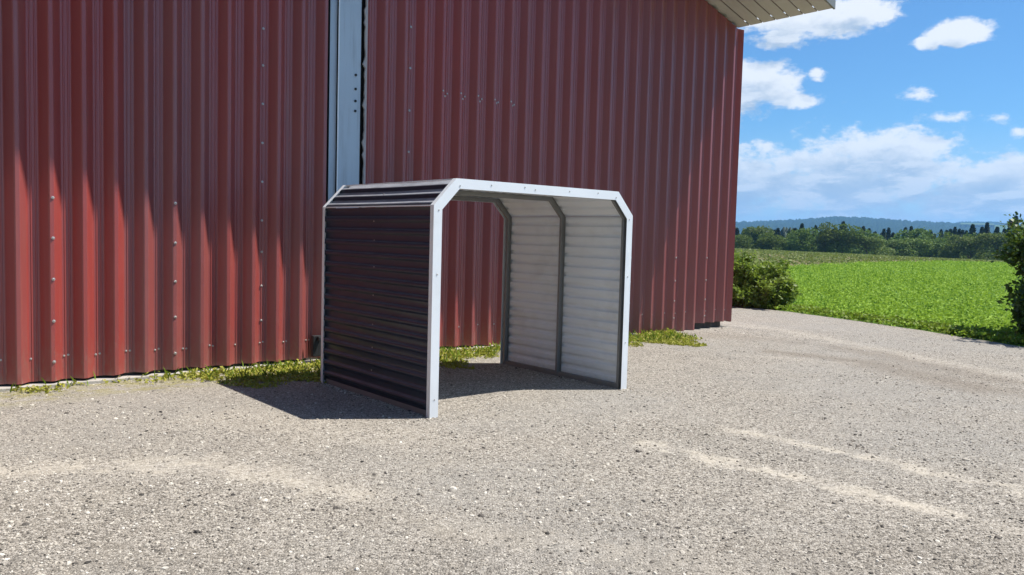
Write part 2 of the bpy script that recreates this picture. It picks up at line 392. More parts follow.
# ------------------------------------------------------------------ barn
YAW = .7051
u = Vector((math.cos(YAW), math.sin(YAW), 0)); out = Vector((math.sin(YAW), -math.cos(YAW), 0)); UZ = Vector((0, 0, 1))
CORNER = Vector((4.056, 15.182, 0))
def BW(s, o_, z): return (-s, -o_, z)      # barn local axes: x along +u, y into the barn
barn = empty('barn', CORNER, YAW, label='large red barn with ribbed metal sheet walls and an overhanging beige roof', category='barn')
SL = .290; PER = .293
def rake_z(s, smax=12.3): return 5.535 + SL * (s if s < smax else 2 * smax - s)
def zbot(s):
    P_ = [(-1, .115), (1.02, .115), (1.03, -.002), (2.6, -.002), (5.5, .03), (6.8, .07), (8.5, .072), (11.7, .05), (24, .045)]
    for (a, b), (c, d) in zip(P_, P_[1:]):
        if s <= c: return b + (d - b) * (s - a) / (c - a)
    return .045
def profile(s_hi, s_lo, phase, per=PER):
    """list of (s, depth, period_id) from s_hi down to s_lo; crest starts at phase - k*per"""
    base = [(.0, .045), (.034, .045), (.042, .038), (.110, -.037), (.118, -.042), (.136, -.042), (.141, -.037), (.149, -.037), (.154, -.042),
            (.178, -.042), (.183, -.037), (.191, -.037), (.196, -.042), (.210, -.042), (.217, -.037), (.282, .039)]
    pts = []; k0 = math.floor((phase - s_hi) / per) - 1; k = k0
    while phase - k * per > s_lo - per:
        for d, h in base:
            s = phase - k * per - d * per / .293
            if s_lo <= s <= s_hi: pts.append((s, h, k))
        k += 1
    return pts
def cladding(name, pts, mat, parent, top=None):
    V = []; F = []
    fronts = []
    for s, h, k in pts: fronts.append((s, h, k))
    n = len(fronts)
    def topz(s, k): return top if top is not None else rake_z(s) - .0
    for off in (0, -.0015):
        for s, h, k in fronts:
            V.append(BW(s, h + off, zbot(s) + rnd_k(k) * .012)); V.append(BW(s, h + off, steptop(s, k) if top is None else top))
    for i in range(n - 1):
        a, b = 2 * i, 2 * i + 2
        F.append((a, b, b + 1, a + 1)); c = 2 * n + a; d = 2 * n + b; F.append((c, c + 1, d + 1, d)); F.append((a, c, d, b))
    return mesh_np(name, V, F, mat, parent)
_rk = {}
def rnd_k(k): return _rk.setdefault(k // 3, rnd.uniform(-1, 1))
def steptop(s, k):
    s_ = round(s / PER - .3) * PER
    return min(rake_z(s), rake_z(max(-.09, s_))) - .012
w_left = cladding('wall_panel', profile(24.0, 8.262, 11.535, .2885), M['red'], barn)
w_right = cladding('wall_panel', profile(7.80, -0.084, 7.540, .2935), M['red'], barn)
w_left['label'] = 'red ribbed panel left of the blue steel post'; w_right['label'] = 'red ribbed panel right of the blue steel post'
# the other three walls (ribbed along their length)
mb = MB()
def ribwall(mb, p0, d, length, inward, z1):
    n = int(length / .30); prof = [(0, 0), (.12, 0), (.16, .05), (.25, .05), (.29, 0)]
    row = []
    for i in range(n):
        for a, h in prof: row.append((p0[0] + d[0] * (i * .3 + a) - inward[0] * h, p0[1] + d[1] * (i * .3 + a) - inward[1] * h))
    V = [(x, y, .1) for x, y in row] + [(x, y, z1(i / len(row))) for i, (x, y) in enumerate(row)]
    m_ = len(row); mb.add(V, [(i, i + 1, i + 1 + m_, i + m_) for i in range(m_ - 1)])
ribwall(mb, (.078, -.034), (0, 1), 22, (-1, 0), lambda f: 5.44)
mb.build('side_wall', M['red'], barn)
mb = MB(); ribwall(mb, (-24, .07), (0, 1), 22, (1, 0), lambda f: 5.44); mb.build('side_wall', M['red'], barn)
mb = MB(); ribwall(mb, (-24, 22), (1, 0), 24, (0, -1), lambda f: rake_z(24 * (1 - f)) - .06); mb.build('rear_wall', M['red'], barn)
# concrete footing under the sheets
mb = MB()
mb.box(BW(24.0, .075, -.3), (21.4, 0, 0), (0, .30, 0), (0, 0, .335)); mb.box((-.30, .25, -.3), (.28, 0, 0), (0, 21.7, 0), (0, 0, .335))
mb.box((-24, .25, -.3), (.28, 0, 0), (0, 21.7, 0), (0, 0, .335)); mb.build('footing', M['concrete'], barn, bevel=.008)
mb = MB(); mb.box(BW(24.0, -.08, .0), (23.9, 0, 0), (0, .05, 0), (0, 0, 5.3)); mb.build('shade_backing', M['gap_shade'], barn)  # dark sheet added so the gaps in the cladding look shaded
# roof: two slopes; ribbed underside with joints that run up the slope
OV = 1.80
def roof_side(sgn):
    mb = MB(); r0, r1 = -OV, 23.5
    n = int((r1 - r0) / .265)
    S0, S1 = (-.0, 12.3) if sgn > 0 else (24.6, 12.3)
    if sgn < 0: S0 = 24.7
    for i in range(n):
        a = r0 + i * .265; b = a + .265
        # flat board of the underside, small upstand joint, upper rib
        sec = [(a + .010, 0.0), (b - .010, 0.0), (b - .010, .016), (b + .010, .016)]
        top = [(a, .075), (a + .06, .075), (a + .09, .11), (b - .09, .11), (b - .06, .075), (b, .075)]
        def row(pts, s): return [(-s, yy, rake_z(s) + zz) for yy, zz in pts]
        A_, B_ = row(sec, S0), row(sec, S1); k = len(sec)
        mb.add(A_ + B_, [(j, j + 1, j + 1 + k, j + k) for j in range(k - 1)], 0)
        A_, B_ = row(top, S0), row(top, S1); k = len(top)
        mb.add(A_ + B_, [(j, j + 1, j + 1 + k, j + k) for j in range(k - 1)], 1)
        # eave end of the board
        e_ = [(-S0, a + .012, rake_z(S0) - .0), (-S0, b - .012, rake_z(S0)), (-S0, b - .012, rake_z(S0) + .074), (-S0, a + .012, rake_z(S0) + .074)]
        mb.add(e_, [(0, 1, 2, 3)], 0)
    return mb
for sg in (1, -1):
    o = roof_side(sg).build('roof', [M['soffit'], M['roof_top']], barn)
    # rake fascia
    for (ya, yb) in ((-OV - .035, -OV - .003), (23.5, 23.53)):
        mb = MB()
        Sa, Sb = (-.02, 12.3) if sg > 0 else (24.72, 12.3)
        za, zb_ = rake_z(Sa) - .012, rake_z(Sb) - .012
        V = [(-Sa, ya, za), (-Sb, ya, zb_), (-Sb, yb, zb_), (-Sa, yb, za), (-Sa, ya, za + .14), (-Sb, ya, zb_ + .14), (-Sb, yb, zb_ + .14), (-Sa, yb, za + .14)]
        mb.add(V, [(0, 3, 2, 1), (4, 5, 6, 7), (0, 1, 5, 4), (1, 2, 6, 5), (2, 3, 7, 6), (3, 0, 4, 7)])
        mb.build('rake_fascia', M['tube'], o)
# steel post in the gap between the two panels
mb = MB()
mb.box(BW(8.165, .012, .03), (.305, 0, 0), (0, .014, 0), (0, 0, 7.6))          # outer flange
mb.box(BW(8.02, -.004, .03), (.012, 0, 0), (0, .06, 0), (0, 0, 7.5))            # web
mb.box(BW(8.262, -.022, .03), (.095, 0, 0), (0, .012, 0), (0, 0, 7.6))          # set-back jamb plate
post = mb.build('steel_post', M['blue_steel'], barn, bevel=.003)
mb = MB(); mb.box(BW(8.172, .020, .03), (.016, 0, 0), (0, .006, 0), (0, 0, 7.55)); mb.build('edge_trim', M['galv'], post)
for zz in (3.506, 3.338, 3.193, 3.073):
    mb = MB(); N = 6
    for (r0, y0, y1) in ((.017, .0125, .022),):
        V = [(-7.93 + r0 * math.cos(i * math.pi / 3), -y0, zz + r0 * math.sin(i * math.pi / 3)) for i in range(N)] + [(-7.93 + r0 * math.cos(i * math.pi / 3), -y1, zz + r0 * math.sin(i * math.pi / 3)) for i in range(N)]
        mb.add(V, [tuple(range(N, 2 * N))] + [(i, (i + 1) % N, (i + 1) % N + N, i + N) for i in range(N)])
    mb.build('bolt', M['black'], post)
# ragged pale sealing strip on the left edge of the right panel
V = []; F = []; zz = .15; k = 0
while zz < 7.4:
    wv = .020 + .016 * rnd.random() + (.02 if rnd.random() < .12 else 0)
    V += [(-7.792, -.047, zz), (-7.792 - wv, -.040 - .01 * rnd.random(), zz), (-7.792 - wv, -.02, zz), (-7.792, -.02, zz)]; k += 1; zz += .05
for i in range(k - 1):
    b = 4 * i
    for j in range(4): F.append((b + j, b + (j + 1) % 4, b + 4 + (j + 1) % 4, b + 4 + j))
mesh_np('sealing_strip', V, F, M['foam'], barn)
# black latch at the foot of the left panel
br = MB(); br.box(BW(8.50, .05, .10), (.11, 0, 0), (0, -.055, 0), (0, 0, .25)); br.box(BW(8.49, .07, .16), (.12, 0, 0), (0, -.018, 0), (0, 0, .05)); br.box(BW(8.455, .108, .29), (.05, 0, 0), (0, -.05, 0), (0, 0, .05))
br.build('door_latch', M['black'], barn, bevel=.006)

# screws of the walls
def screw_mesh():
    V = []; N = 6
    for r0, y in ((.0, -.012), (.0075, -.011), (.010, -.005), (.0165, -.004), (.0165, 0)):
        for i in range(N): V.append((r0 * math.cos(i * math.pi / 3), y, r0 * math.sin(i * math.pi / 3)))
    F = [(j * N + i, j * N + (i + 1) % N, (j + 1) * N + (i + 1) % N, (j + 1) * N + i) for j in range(4) for i in range(N)]
    me = bpy.data.meshes.new('screw'); me.from_pydata(V, [], F); me.materials.append(M['screw']); return me
SM = screw_mesh()
def screw(parent, loc, rot=None, scale=1):
    o = bpy.data.objects.new('screw', SM); COL.objects.link(o); o.parent = parent; o.location = loc; o.scale = (scale,) * 3
    if rot: o.rotation_euler = rot
    return o
cl = lambda k: 11.535 - .2885 * k
crl = lambda k: 7.540 - .2935 * k
for k, zs in ((1, (.25, .65, 1.06, 1.46, 1.85)), (4, ()), (5, (.25, .64, 1.02, 1.43, 1.85)), ):
    for z_ in zs: screw(w_left, BW(cl(k) - (.024 if k != 5 else .02), .046, z_))
for z_ in (.55, .95, 1.34, 1.70, 2.14, 2.58, 3.02, 3.45, 3.86): screw(w_left, BW(9.085, -.036, z_), scale=.9)
for k in range(-1, 11):
    for d in (.128, .165):
        if rnd.random() < .92: screw(w_left, BW(cl(k) - d, -.041, .29 + rnd.uniform(-.012, .012)), scale=.72)
for z_ in (2.65, 3.18, 3.72, 4.24): screw(w_right, BW(crl(2) - .145 + .19, .0, z_) if False else BW(crl(1) - .130, -.036, z_))
for k in range(3, 8):
    for d, dz in ((.012, .01), (.040, -.05), (.135, .0)):
        screw(w_right, BW(crl(k) - d, .046 if d < .1 else -.036, 3.48 + dz + rnd.uniform(-.012, .012)), scale=.8)
for k in range(0, 26):
    for d in (.128, .165):
        if rnd.random() < .5: screw(w_right, BW(crl(k) - d, -.041, .33 + rnd.uniform(-.012, .012)), scale=.72)
for k in (16, 20, 23):
    for z_ in (.25, .55, .9, 1.3): screw(w_right, BW(crl(k) - .022, .046, z_))

# ------------------------------------------------------------------ shelter
SHX, SHY, SW, SD, HK, AA, BB = -.6828, 6.932, 2.534, 2.011, 1.842, .231, .2386
sh = empty('field_shelter', (SHX, SHY, .004), YAW, label='small open ended metal shelter with dark ribbed sides and white front frame', category='shelter')
PATH = [(0, 0), (0, HK), (AA, HK + BB), (SW - AA, HK + BB), (SW, HK), (SW, 0)]
def inset(path, d):
    res = []
    for i, p in enumerate(path):
        p = Vector(p)
        def nrm_(a, b): t_ = (Vector(b) - Vector(a)).normalized(); return Vector((t_.y, -t_.x))
        if i == 0: n_ = nrm_(path[0], path[1]); res.append(p + n_ * d)
        elif i == len(path) - 1: n_ = nrm_(path[-2], path[-1]); res.append(p + n_ * d)
        else:
            a = nrm_(path[i - 1], path[i]); b = nrm_(path[i], path[i + 1]); m_ = (a + b).normalized(); res.append(p + m_ * (d / m_.dot(a)))
    return res
def band(mb, d0, d1, t0, t1, path=PATH, m=0):
    A_ = inset(path, d0); B_ = inset(path, d1)
    for i in range(len(path) - 1):
        q = [A_[i], A_[i + 1], B_[i + 1], B_[i]]
        V = [(p.x, t0, p.y) for p in q] + [(p.x, t1, p.y) for p in q]
        F = [(0, 1, 2, 3), (7, 6, 5, 4), (0, 4, 5, 1), (2, 6, 7, 3)]
        if i == 0: F.append((0, 3, 7, 4))
        if i == len(path) - 2: F.append((1, 5, 6, 2))
        mb.add(V, F, m)
# corrugated panels, outer skin dark, inner skin light
CP, CD = .115, .026
def corr(L, L0):
    """wave profile (distance, height) for a run of length L starting at global distance L0"""
    base = [(0, 0), (.046, 0), (.052, .12), (.066, .88), (.071, 1), (.093, 1), (.098, .88), (.107, .12), (.111, 0)]
    pts = [(0., None)]; k = math.floor(L0 / CP) - 1
    while k * CP < L0 + L:
        for d, h in base:
            q = k * CP + d - L0
            if 0.004 < q < L - .004: pts.append((q, h * CD))
        k += 1
    pts.append((L, None))
    pts[0] = (0., pts[1][1]); pts[-1] = (L, pts[-2][1])
    return pts
def panel(name, i, parent, label=None, start=0.0, phase=0.0):
    outer = inset(PATH, CD + .006)
    a, b = outer[i], outer[i + 1]
    if i == 0: a = a + (b - a).normalized() * start
    if i == 4: b = b + (a - b).normalized() * start
    d = (b - a); L = d.length; d.normalize(); n_ = Vector((-d.y, d.x))       # outward
    pr_ = corr(L, phase); nt = 24; V = []; F = []; MI = []
    for off in (0.0, -.0018):
        for (q, h) in pr_:
            for j in range(nt + 1):
                t_ = .006 + (SD - .012) * j / nt
                sag = .0022 * math.sin(3.1 * t_ + q * 5 + i) * math.sin(q * 2.3 + 1)      # oil-canning
                p = a + d * q + n_ * (h + off + sag); V.append((p.x, t_, p.y))
    m_ = len(pr_); N_ = nt + 1
    for r_i in range(m_ - 1):
        for j in range(nt):
            i0 = r_i * N_ + j; F.append((i0, i0 + N_, i0 + N_ + 1, i0 + 1)); MI.append(0)
            i1 = i0 + m_ * N_; F.append((i1, i1 + 1, i1 + N_ + 1, i1 + N_)); MI.append(1)
    for j in range(nt):
        for r_i in (0, m_ - 1):
            i0 = r_i * N_ + j; i1 = i0 + m_ * N_; F.append((i0, i0 + 1, i1 + 1, i1)); MI.append(0)
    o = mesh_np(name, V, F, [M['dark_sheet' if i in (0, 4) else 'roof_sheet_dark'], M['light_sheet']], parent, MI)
    me = o.data
    for p_ in me.polygons: p_.use_smooth = True
    if label: o['label'] = label
    return o
for (i_, dx_) in ((1, 0), (2, 0), (3, 0), (4, 0)):
    q_ = inset(PATH, .004)[i_]; mb = MB(); dv = Vector((SW / 2, HK)) - q_; dv.normalize()
    mb.box((q_.x - .007, .052, q_.y - .007), (.014, 0, 0), (0, SD - .104, 0), (0, 0, .011)); mb.build('ridge_strip', M['galv'], sh)
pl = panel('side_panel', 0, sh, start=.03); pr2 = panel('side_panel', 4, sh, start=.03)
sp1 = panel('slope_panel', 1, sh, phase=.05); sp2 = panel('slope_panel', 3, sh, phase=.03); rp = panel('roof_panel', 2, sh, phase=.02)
pr2['label'] = 'pale inside of the right side panel'
for t0 in (.030, SD / 2 - .03, SD - .085):
    mb = MB(); band(mb, .0375, .084, t0 + .012, t0 + .043); band(mb, .0375, .041, t0 - .010, t0 + .065)
    h_ = mb.build('frame_hoop', M['tube'], sh, bevel=.004)
for s0 in (.026, SW - .076):
    mb = MB(); mb.box((s0, .06, .0), (.05, 0, 0), (0, SD - .12, 0), (0, 0, .05)); mb.build('base_rail', M['tube'], sh, bevel=.004)
def trim(t_face, t_in):
    mb = MB(); sg = 1 if t_in > t_face else -1
    band(mb, -.002, .086, min(t_face, t_face + sg * .003), max(t_face, t_face + sg * .003))
    band(mb, -.002, .002, min(t_face + sg * .003, t_in), max(t_face + sg * .003, t_in))
    return mb
ft = trim(-.003, .050).build('front_trim', M['galv'], sh); bt = trim(SD + .003, SD - .045).build('rear_trim', M['galv'], sh)
for s_, z_ in ((.05, 1.80), (.27, 2.02), (.62, 2.045), (1.02, 2.05), (1.15, 2.035), (1.6, 2.045), (2.0, 2.05), (2.27, 2.02), (2.485, 1.80), (.045, 1.25), (.045, .16), (2.49, 1.2), (2.49, .5)):
    screw(ft, (s_, -.004, z_), scale=.45)
for z_ in (.28, .50, .72, 1.0, 1.27, 1.52, 1.70): screw(pl, (.006, SD / 2 - .02 + rnd.uniform(-.01, .01), z_), (0, 0, -math.pi / 2), .42)
screw(sp1, (AA * .5 + .004, SD / 2, HK + BB * .5), (0, R(-45), -math.pi / 2), .5)

# ------------------------------------------------------------------ grass along the wall
def wall_pts(n, s0, s1, o0, o1):
    s = rng.uniform(s0, s1, n); oo = rng.uniform(o0, o1, n); return s, oo
def wallw(s, oo): return np.stack([CORNER.x - u.x * s + out.x * oo, CORNER.y - u.y * s + out.y * oo], 1)
def dens(s, oo):
    edge = np.interp(s, [0, 1.5, 1.9, 2.5, 3.9, 4.6, 5.2, 6, 8, 9.2, 9.9, 10.6, 11.4, 13], [0, 0, .8, 1.7, 1.5, .7, .65, 1.0, 1.5, 1.5, 1.0, .42, .42, .5])
    edge = .04 + edge * (.72 + .35 * np.sin(s * 5.1) * np.sin(s * 2.3 + 1)) 
    core = np.interp(s, [0, 2, 3.5, 6, 8.8, 9.6, 10.4, 13], [0, .9, 1, .95, 1, .85, .28, .34])
    n_ = .5 + .5 * np.sin(s * 9.3 + 3 * np.sin(oo * 6)) * np.sin(oo * 11 + s * 3.7)
    return np.clip((edge - oo) / .30, 0, 1) * core * (.12 + .95 * n_)
s, oo = wall_pts(55000, -.2, 13, .05, 1.5); k_ = rng.uniform(0, 1, len(s)) < dens(s, oo); s, oo = s[k_], oo[k_]
Pw = wallw(s, oo)
n = len(Pw); hg = .012 + .05 * rng.uniform(0, 1, n) ** 2 * np.clip(1.3 - oo, .3, 1)
base = np.repeat(Pw, 2, 0) + rng.normal(0, .015, (2 * n, 2)); hz = np.repeat(hg, 2) * rng.uniform(.4, 1.2, 2 * n)
V, F = leaf_quads(np.column_stack([base, hz + .004]), rng.uniform(.02, .055, 2 * n), .5, .6)
o = mesh_np('wall_weeds', V, F, M['weed']); tag(o, kind='stuff')
# upright blades
s, oo = wall_pts(5000, -.2, 13, .02, .9); k_ = rng.uniform(0, 1, len(s)) < dens(s, oo) * .8; s, oo = s[k_], oo[k_]; Pw = wallw(s, oo); n = len(Pw)
hh = rng.uniform(.04, .13, n); a = rng.uniform(0, 6.28, n); wdt = .005
tip = np.column_stack([Pw + np.stack([np.cos(a), np.sin(a)], 1) * hh[:, None] * .5, hh]); sd = np.stack([-np.sin(a), np.cos(a)], 1) * wdt
mid = np.column_stack([Pw + np.stack([np.cos(a), np.sin(a)], 1) * hh[:, None] * .15, hh * .6])
V = np.stack([np.column_stack([Pw - sd, np.zeros(n)]), np.column_stack([Pw + sd, np.zeros(n)]), mid + np.column_stack([sd * .8, np.zeros(n)]), tip, mid - np.column_stack([sd * .8, np.zeros(n)])], 1).reshape(-1, 3)
o = mesh_np('wall_grass', V, np.arange(5 * n).reshape(n, 5), M['green_weed']); tag(o, kind='stuff')

# ------------------------------------------------------------------ loose stones: points instanced as faceted pebbles
def stones(name, P, size):
    me = bpy.data.meshes.new(name); me.from_pydata(np.column_stack([P, np.full(len(P), .004)]).tolist(), [], [])
    at = me.attributes.new('size', 'FLOAT', 'POINT'); at.data.foreach_set('value', np.asarray(size, dtype=np.float32))
    me.materials.append(M['stone'])
    o = bpy.data.objects.new(name, me); COL.objects.link(o); tag(o, kind='stuff')
    g = bpy.data.node_groups.new(name, 'GeometryNodeTree'); g.interface.new_socket('Geometry', in_out='INPUT', socket_type='NodeSocketGeometry'); g.interface.new_socket('Geometry', in_out='OUTPUT', socket_type='NodeSocketGeometry')
    t = NT(g); gi = t.node('NodeGroupInput'); go = t.node('NodeGroupOutput')
    ico = t.node('GeometryNodeMeshIcoSphere', {'Radius': 1.0, 'Subdivisions': 1})
    sm = t.node('GeometryNodeSetMaterial', {0: ico.outputs[0], 'Material': M['stone']})
    rv = t.node('FunctionNodeRandomValue', {0: (0, 0, 0), 1: (.6, .6, 6.28)}, data_type='FLOAT_VECTOR')
    rs_ = t.node('FunctionNodeRandomValue', {0: (.6, .5, .35), 1: (1.25, .95, .7), 'Seed': 5}, data_type='FLOAT_VECTOR')
    na = t.node('GeometryNodeInputNamedAttribute', {0: 'size'}, data_type='FLOAT')
    sc = t.node('ShaderNodeVectorMath', {0: rs_.outputs[0], 3: na.outputs[0]}, operation='SCALE')
    ip = t.node('GeometryNodeInstanceOnPoints', {'Points': gi.outputs[0], 'Instance': sm.outputs[0], 'Rotation': rv.outputs[0], 'Scale': sc.outputs[0]})
    t.l.new(ip.outputs[0], go.inputs[0])
    md = o.modifiers.new('stones', 'NODES'); md.node_group = g
    return o
def scatter_rect(dens_, x0, x1, y0, y1): n_ = int(dens_ * (x1 - x0) * (y1 - y0)); return np.stack([rng.uniform(x0, x1, n_), rng.uniform(y0, y1, n_)], 1)
P = np.concatenate([scatter_rect(2300, -3.8, 4.6, 2.9, 5), scatter_rect(1700, -5.0, 5.8, 5, 7), scatter_rect(800, -6, 8, 7, 10), scatter_rect(300, -4, 10, 10, 15)])
sw = (P - np.array([CORNER.x, CORNER.y])) @ np.array([out.x, out.y]); al = -((P - np.array([CORNER.x, CORNER.y])) @ np.array([u.x, u.y]))
keep = ((sw > .1) | (al < 0)) & (P[:, 0] < np.interp(P[:, 1], [2, 9.2, 11.6, 14.2, 16], [12, 10.2, 9.1, 8.2, 7.6]))
sel_r = rng.uniform(0, 1, len(P)); patch = .5 + .5 * np.sin(P[:, 0] * 1.7 + 2 * np.sin(P[:, 1] * .9)) * np.sin(P[:, 1] * 2.1 + 1.3 * np.sin(P[:, 0] * 1.3))
keep &= sel_r > seg_mask_np(P + rng.normal(0, .08, P.shape), TR) * .9
keep &= sel_r < .45 + .6 * patch
P = P[keep]
size = np.clip(rng.lognormal(math.log(.0058), .45, len(P)), .0028, .026)
# grit banked against the foot of the shelter and a few larger loose stones
def shw(a_, b_): return np.stack([SHX + u.x * a_ - u.y * b_, SHY + u.y * a_ + u.x * b_], 1)
nb = 2600; tt_ = rng.uniform(0, SD, nb); ss = np.where(rng.uniform(0, 1, nb) < .5, 0., SW) + rng.normal(0, .045, nb)
Pb = shw(ss, tt_); P = np.concatenate([P, Pb]); size = np.r_[size, np.clip(rng.lognormal(math.log(.007), .35, nb), .003, .02)]
nb = 500; P = np.concatenate([P, shw(np.where(rng.uniform(0, 1, nb) < .5, .03, SW - .03) + rng.normal(0, .06, nb), rng.normal(-.01, .03, nb))]); size = np.r_[size, np.clip(rng.lognormal(math.log(.007), .3, nb), .003, .02)]
big = scatter_rect(1.5, -4.5, 5.5, 3, 12); bs = rng.uniform(.011, .022, len(big)); sw2 = (big - np.array([CORNER.x, CORNER.y])) @ np.array([out.x, out.y]); big, bs = big[sw2 > .4], bs[sw2 > .4]
P = np.concatenate([P, big]); size = np.r_[size, bs]
stones('gravel_stones', P, size)

# ------------------------------------------------------------------ plants
def skin_tube(mb, pts, radii_, N=6, m=0):
    ring = []
    for i, p in enumerate(pts):
        p = Vector(p); d = (Vector(pts[min(i + 1, len(pts) - 1)]) - Vector(pts[max(i - 1, 0)])).normalized()
        a_ = d.orthogonal().normalized(); b_ = d.cross(a_)
        ring.append([p + (a_ * math.cos(2 * math.pi * j / N) + b_ * math.sin(2 * math.pi * j / N)) * radii_[i] for j in range(N)])
    V = [v for r in ring for v in r]; F = []
    for i in range(len(pts) - 1):
        for j in range(N): F.append((i * N + j, i * N + (j + 1) % N, (i + 1) * N + (j + 1) % N, (i + 1) * N + j))
    mb.add(V, F, m)
def branchy(base, n_stems, reach, height, seed, sub=4, lean=.6, r0=.018):
    """stems and twig sample points"""
    q = random.Random(seed); mb = MB(); tips = []
    for i in range(n_stems):
        a = q.uniform(0, 6.28); L = q.uniform(.6, 1) * height; rch = q.uniform(.15, 1) * reach
        pts = []; 
        for j in range(6):
            f = j / 5; pts.append((base[0] + math.cos(a) * rch * f ** 1.2 + q.gauss(0, .02) * L, base[1] + math.sin(a) * rch * f ** 1.2 + q.gauss(0, .02) * L, base[2] + L * f * (1 - lean * .25 * f * rch / max(reach, .01))))
        skin_tube(mb, pts, [r0 * (1 - .8 * j / 5) for j in range(6)])
        for j in range(1, 6):
            for k in range(sub):
                aa_ = q.uniform(0, 6.28); l2 = q.uniform(.15, .38) * L * (1.2 - .5 * j / 5)
                p0 = Vector(pts[j]); p1 = p0 + Vector((math.cos(aa_) * l2, math.sin(aa_) * l2, l2 * q.uniform(-.1, .7)))
                skin_tube(mb, [p0, (p0 + p1) / 2 + Vector((0, 0, .03 * L)), p1], [r0 * .3, r0 * .22, r0 * .08], 4)
                for w in range(5): tips.append(tuple(p0.lerp(p1, .3 + .17 * w)))
    return mb, np.array(tips)
def bush(name, loc, spec, leafmat, per, spread, lsize, label, cat, squash=1.0):
    root = empty(name, loc, 0, label=label, category=cat)
    mbs = MB(); T = []
    for (bx, by, ns, reach, hgt_, seed, r0) in spec:
        mb, tips = branchy((bx, by, 0), ns, reach, hgt_, seed, r0=r0)
        mbs.add(mb.V, mb.F); T.append(tips)
    mbs.build('stems', M['bark'], root)
    T = np.concatenate(T); T = T[np.sin(T[:, 0] * 9 / (.4 + squash)) * np.sin(T[:, 1] * 8 + 1) * np.sin(T[:, 2] * 9 + 2) + rng.uniform(-.5, .6, len(T)) > -.25]; P = np.repeat(T, per, 0) + rng.normal(0, spread, (len(T) * per, 3)); P[:, 2] = np.maximum(P[:, 2], .03)
    V, F = leaf_quads(P, rng.uniform(.6, 1.3, len(P)) * lsize, .5, .6)
    mesh_np('foliage', V, F, leafmat, root)
    return root
bush('bush', (5.75, 20.1, 0), [(0, 0, 9, .75, 1.05, 1, .02), (.75, -.3, 8, .6, .85, 2, .018), (-.7, .4, 7, .6, 1.35, 3, .018), (-.1, .1, 6, .45, 1.6, 33, .012), (.7, .2, 6, .6, 1.35, 34, .012), (.9, -.35, 5, .45, .6, 35, .01), (.3, .6, 7, .6, 1.1, 4, .018), (.2, -.3, 7, .75, .75, 14, .018)], M['bush'], 7, .05, .10,
     'rounded green bush growing at the edge of the gravel by the barn corner', 'bush')
sap = bush('young_tree', (10.5, 14.0, 0), [(0, 0, 12, 1.75, 2.6, 5, .04), (-.5, .3, 8, 1.3, 2.3, 6, .03), (.6, .8, 8, 1.4, 3.0, 7, .03), (-1.3, -.1, 12, .75, .8, 8, .02), (-.9, .0, 7, .8, 1.5, 28, .02), (-.5, -.4, 10, .9, 1.4, 9, .02), (-.6, .5, 10, .9, 1.9, 19, .02)], M['sapling'], 14, .08, .10,
     'dark leafy young tree at the right edge beside the green field', 'tree')

# trees beyond the fields: crowns made of leaf tufts
def crown_mesh(kind, seed, n_tuft, size, trunk_h):
    g = np.random.default_rng(seed)
    if kind == 'broad':
        lobes = []
        for i in range(13):
            a = g.uniform(0, 6.28); rr2 = g.uniform(0, .62) ; zc = g.uniform(.35, .86)
            lobes.append((math.cos(a) * rr2 * (1.15 - zc * .6), math.sin(a) * rr2 * (1.15 - zc * .6), zc, g.uniform(.16, .30)))
        L = np.array(lobes); id_ = g.integers(0, len(L), n_tuft); d = g.normal(0, 1, (n_tuft, 3)); d /= np.linalg.norm(d, axis=1)[:, None]
        P = L[id_, :3] * 1.0 + d * (L[id_, 3] * g.uniform(.55, 1.08, n_tuft) ** .5)[:, None] * np.array([1, 1, .72])
    else:
        zc = g.uniform(0, 1, n_tuft) ** 1.5; tier = np.round(zc * 22) / 22; zc = tier * .35 + zc * .65
        a = g.uniform(0, 6.28, n_tuft); rr2 = (1 - zc) * .34 * g.uniform(.25, 1, n_tuft) ** .6 * (.8 + .3 * np.sin(a * 5 + tier * 40)) + .008
        P = np.stack([np.cos(a) * rr2, np.sin(a) * rr2, .12 + zc * .88 - rr2 * .25], 1)
    return P
def wood_tree(kind, seed, leafmat, n_tuft, lsize):
    global rng
    P = crown_mesh(kind, seed, n_tuft, 1, .3)
    V, F = leaf_quads(P, np.random.default_rng(seed).uniform(.6, 1.4, len(P)) * lsize, .6, .75)
    me_c = bpy.data.meshes.new('crown'); oc = mesh_np('crown', V, F, leafmat); 
    mb = MB(); skin_tube(mb, [(0, 0, -.02), (.01, 0, .25), (.0, .01, .55), (0, 0, .75 if kind == 'broad' else .98)], [.028, .02, .012, .003], 7)
    if kind == 'broad':
        for i in range(5):
            a = i * 1.26; skin_tube(mb, [(0, 0, .28 + .04 * i), (math.cos(a) * .16, math.sin(a) * .16, .45 + .04 * i), (math.cos(a) * .3, math.sin(a) * .3, .58 + .04 * i)], [.012, .008, .003], 5)
    ot = mb.build('trunk', M['bark'])
    return oc, ot
PROTO = {}
for nm, kind, mat, cnt in (('broad', 'broad', 'broad', 4), ('light', 'broad', 'broad_light', 2), ('conifer', 'conifer', 'conifer', 3)):
    PROTO[nm] = [wood_tree(kind, 30 + i + 10 * len(PROTO), M[mat], 3400 if kind == 'broad' else 2600, .05 if kind == 'broad' else .042) for i in range(cnt)]
used = set()
TREES = []
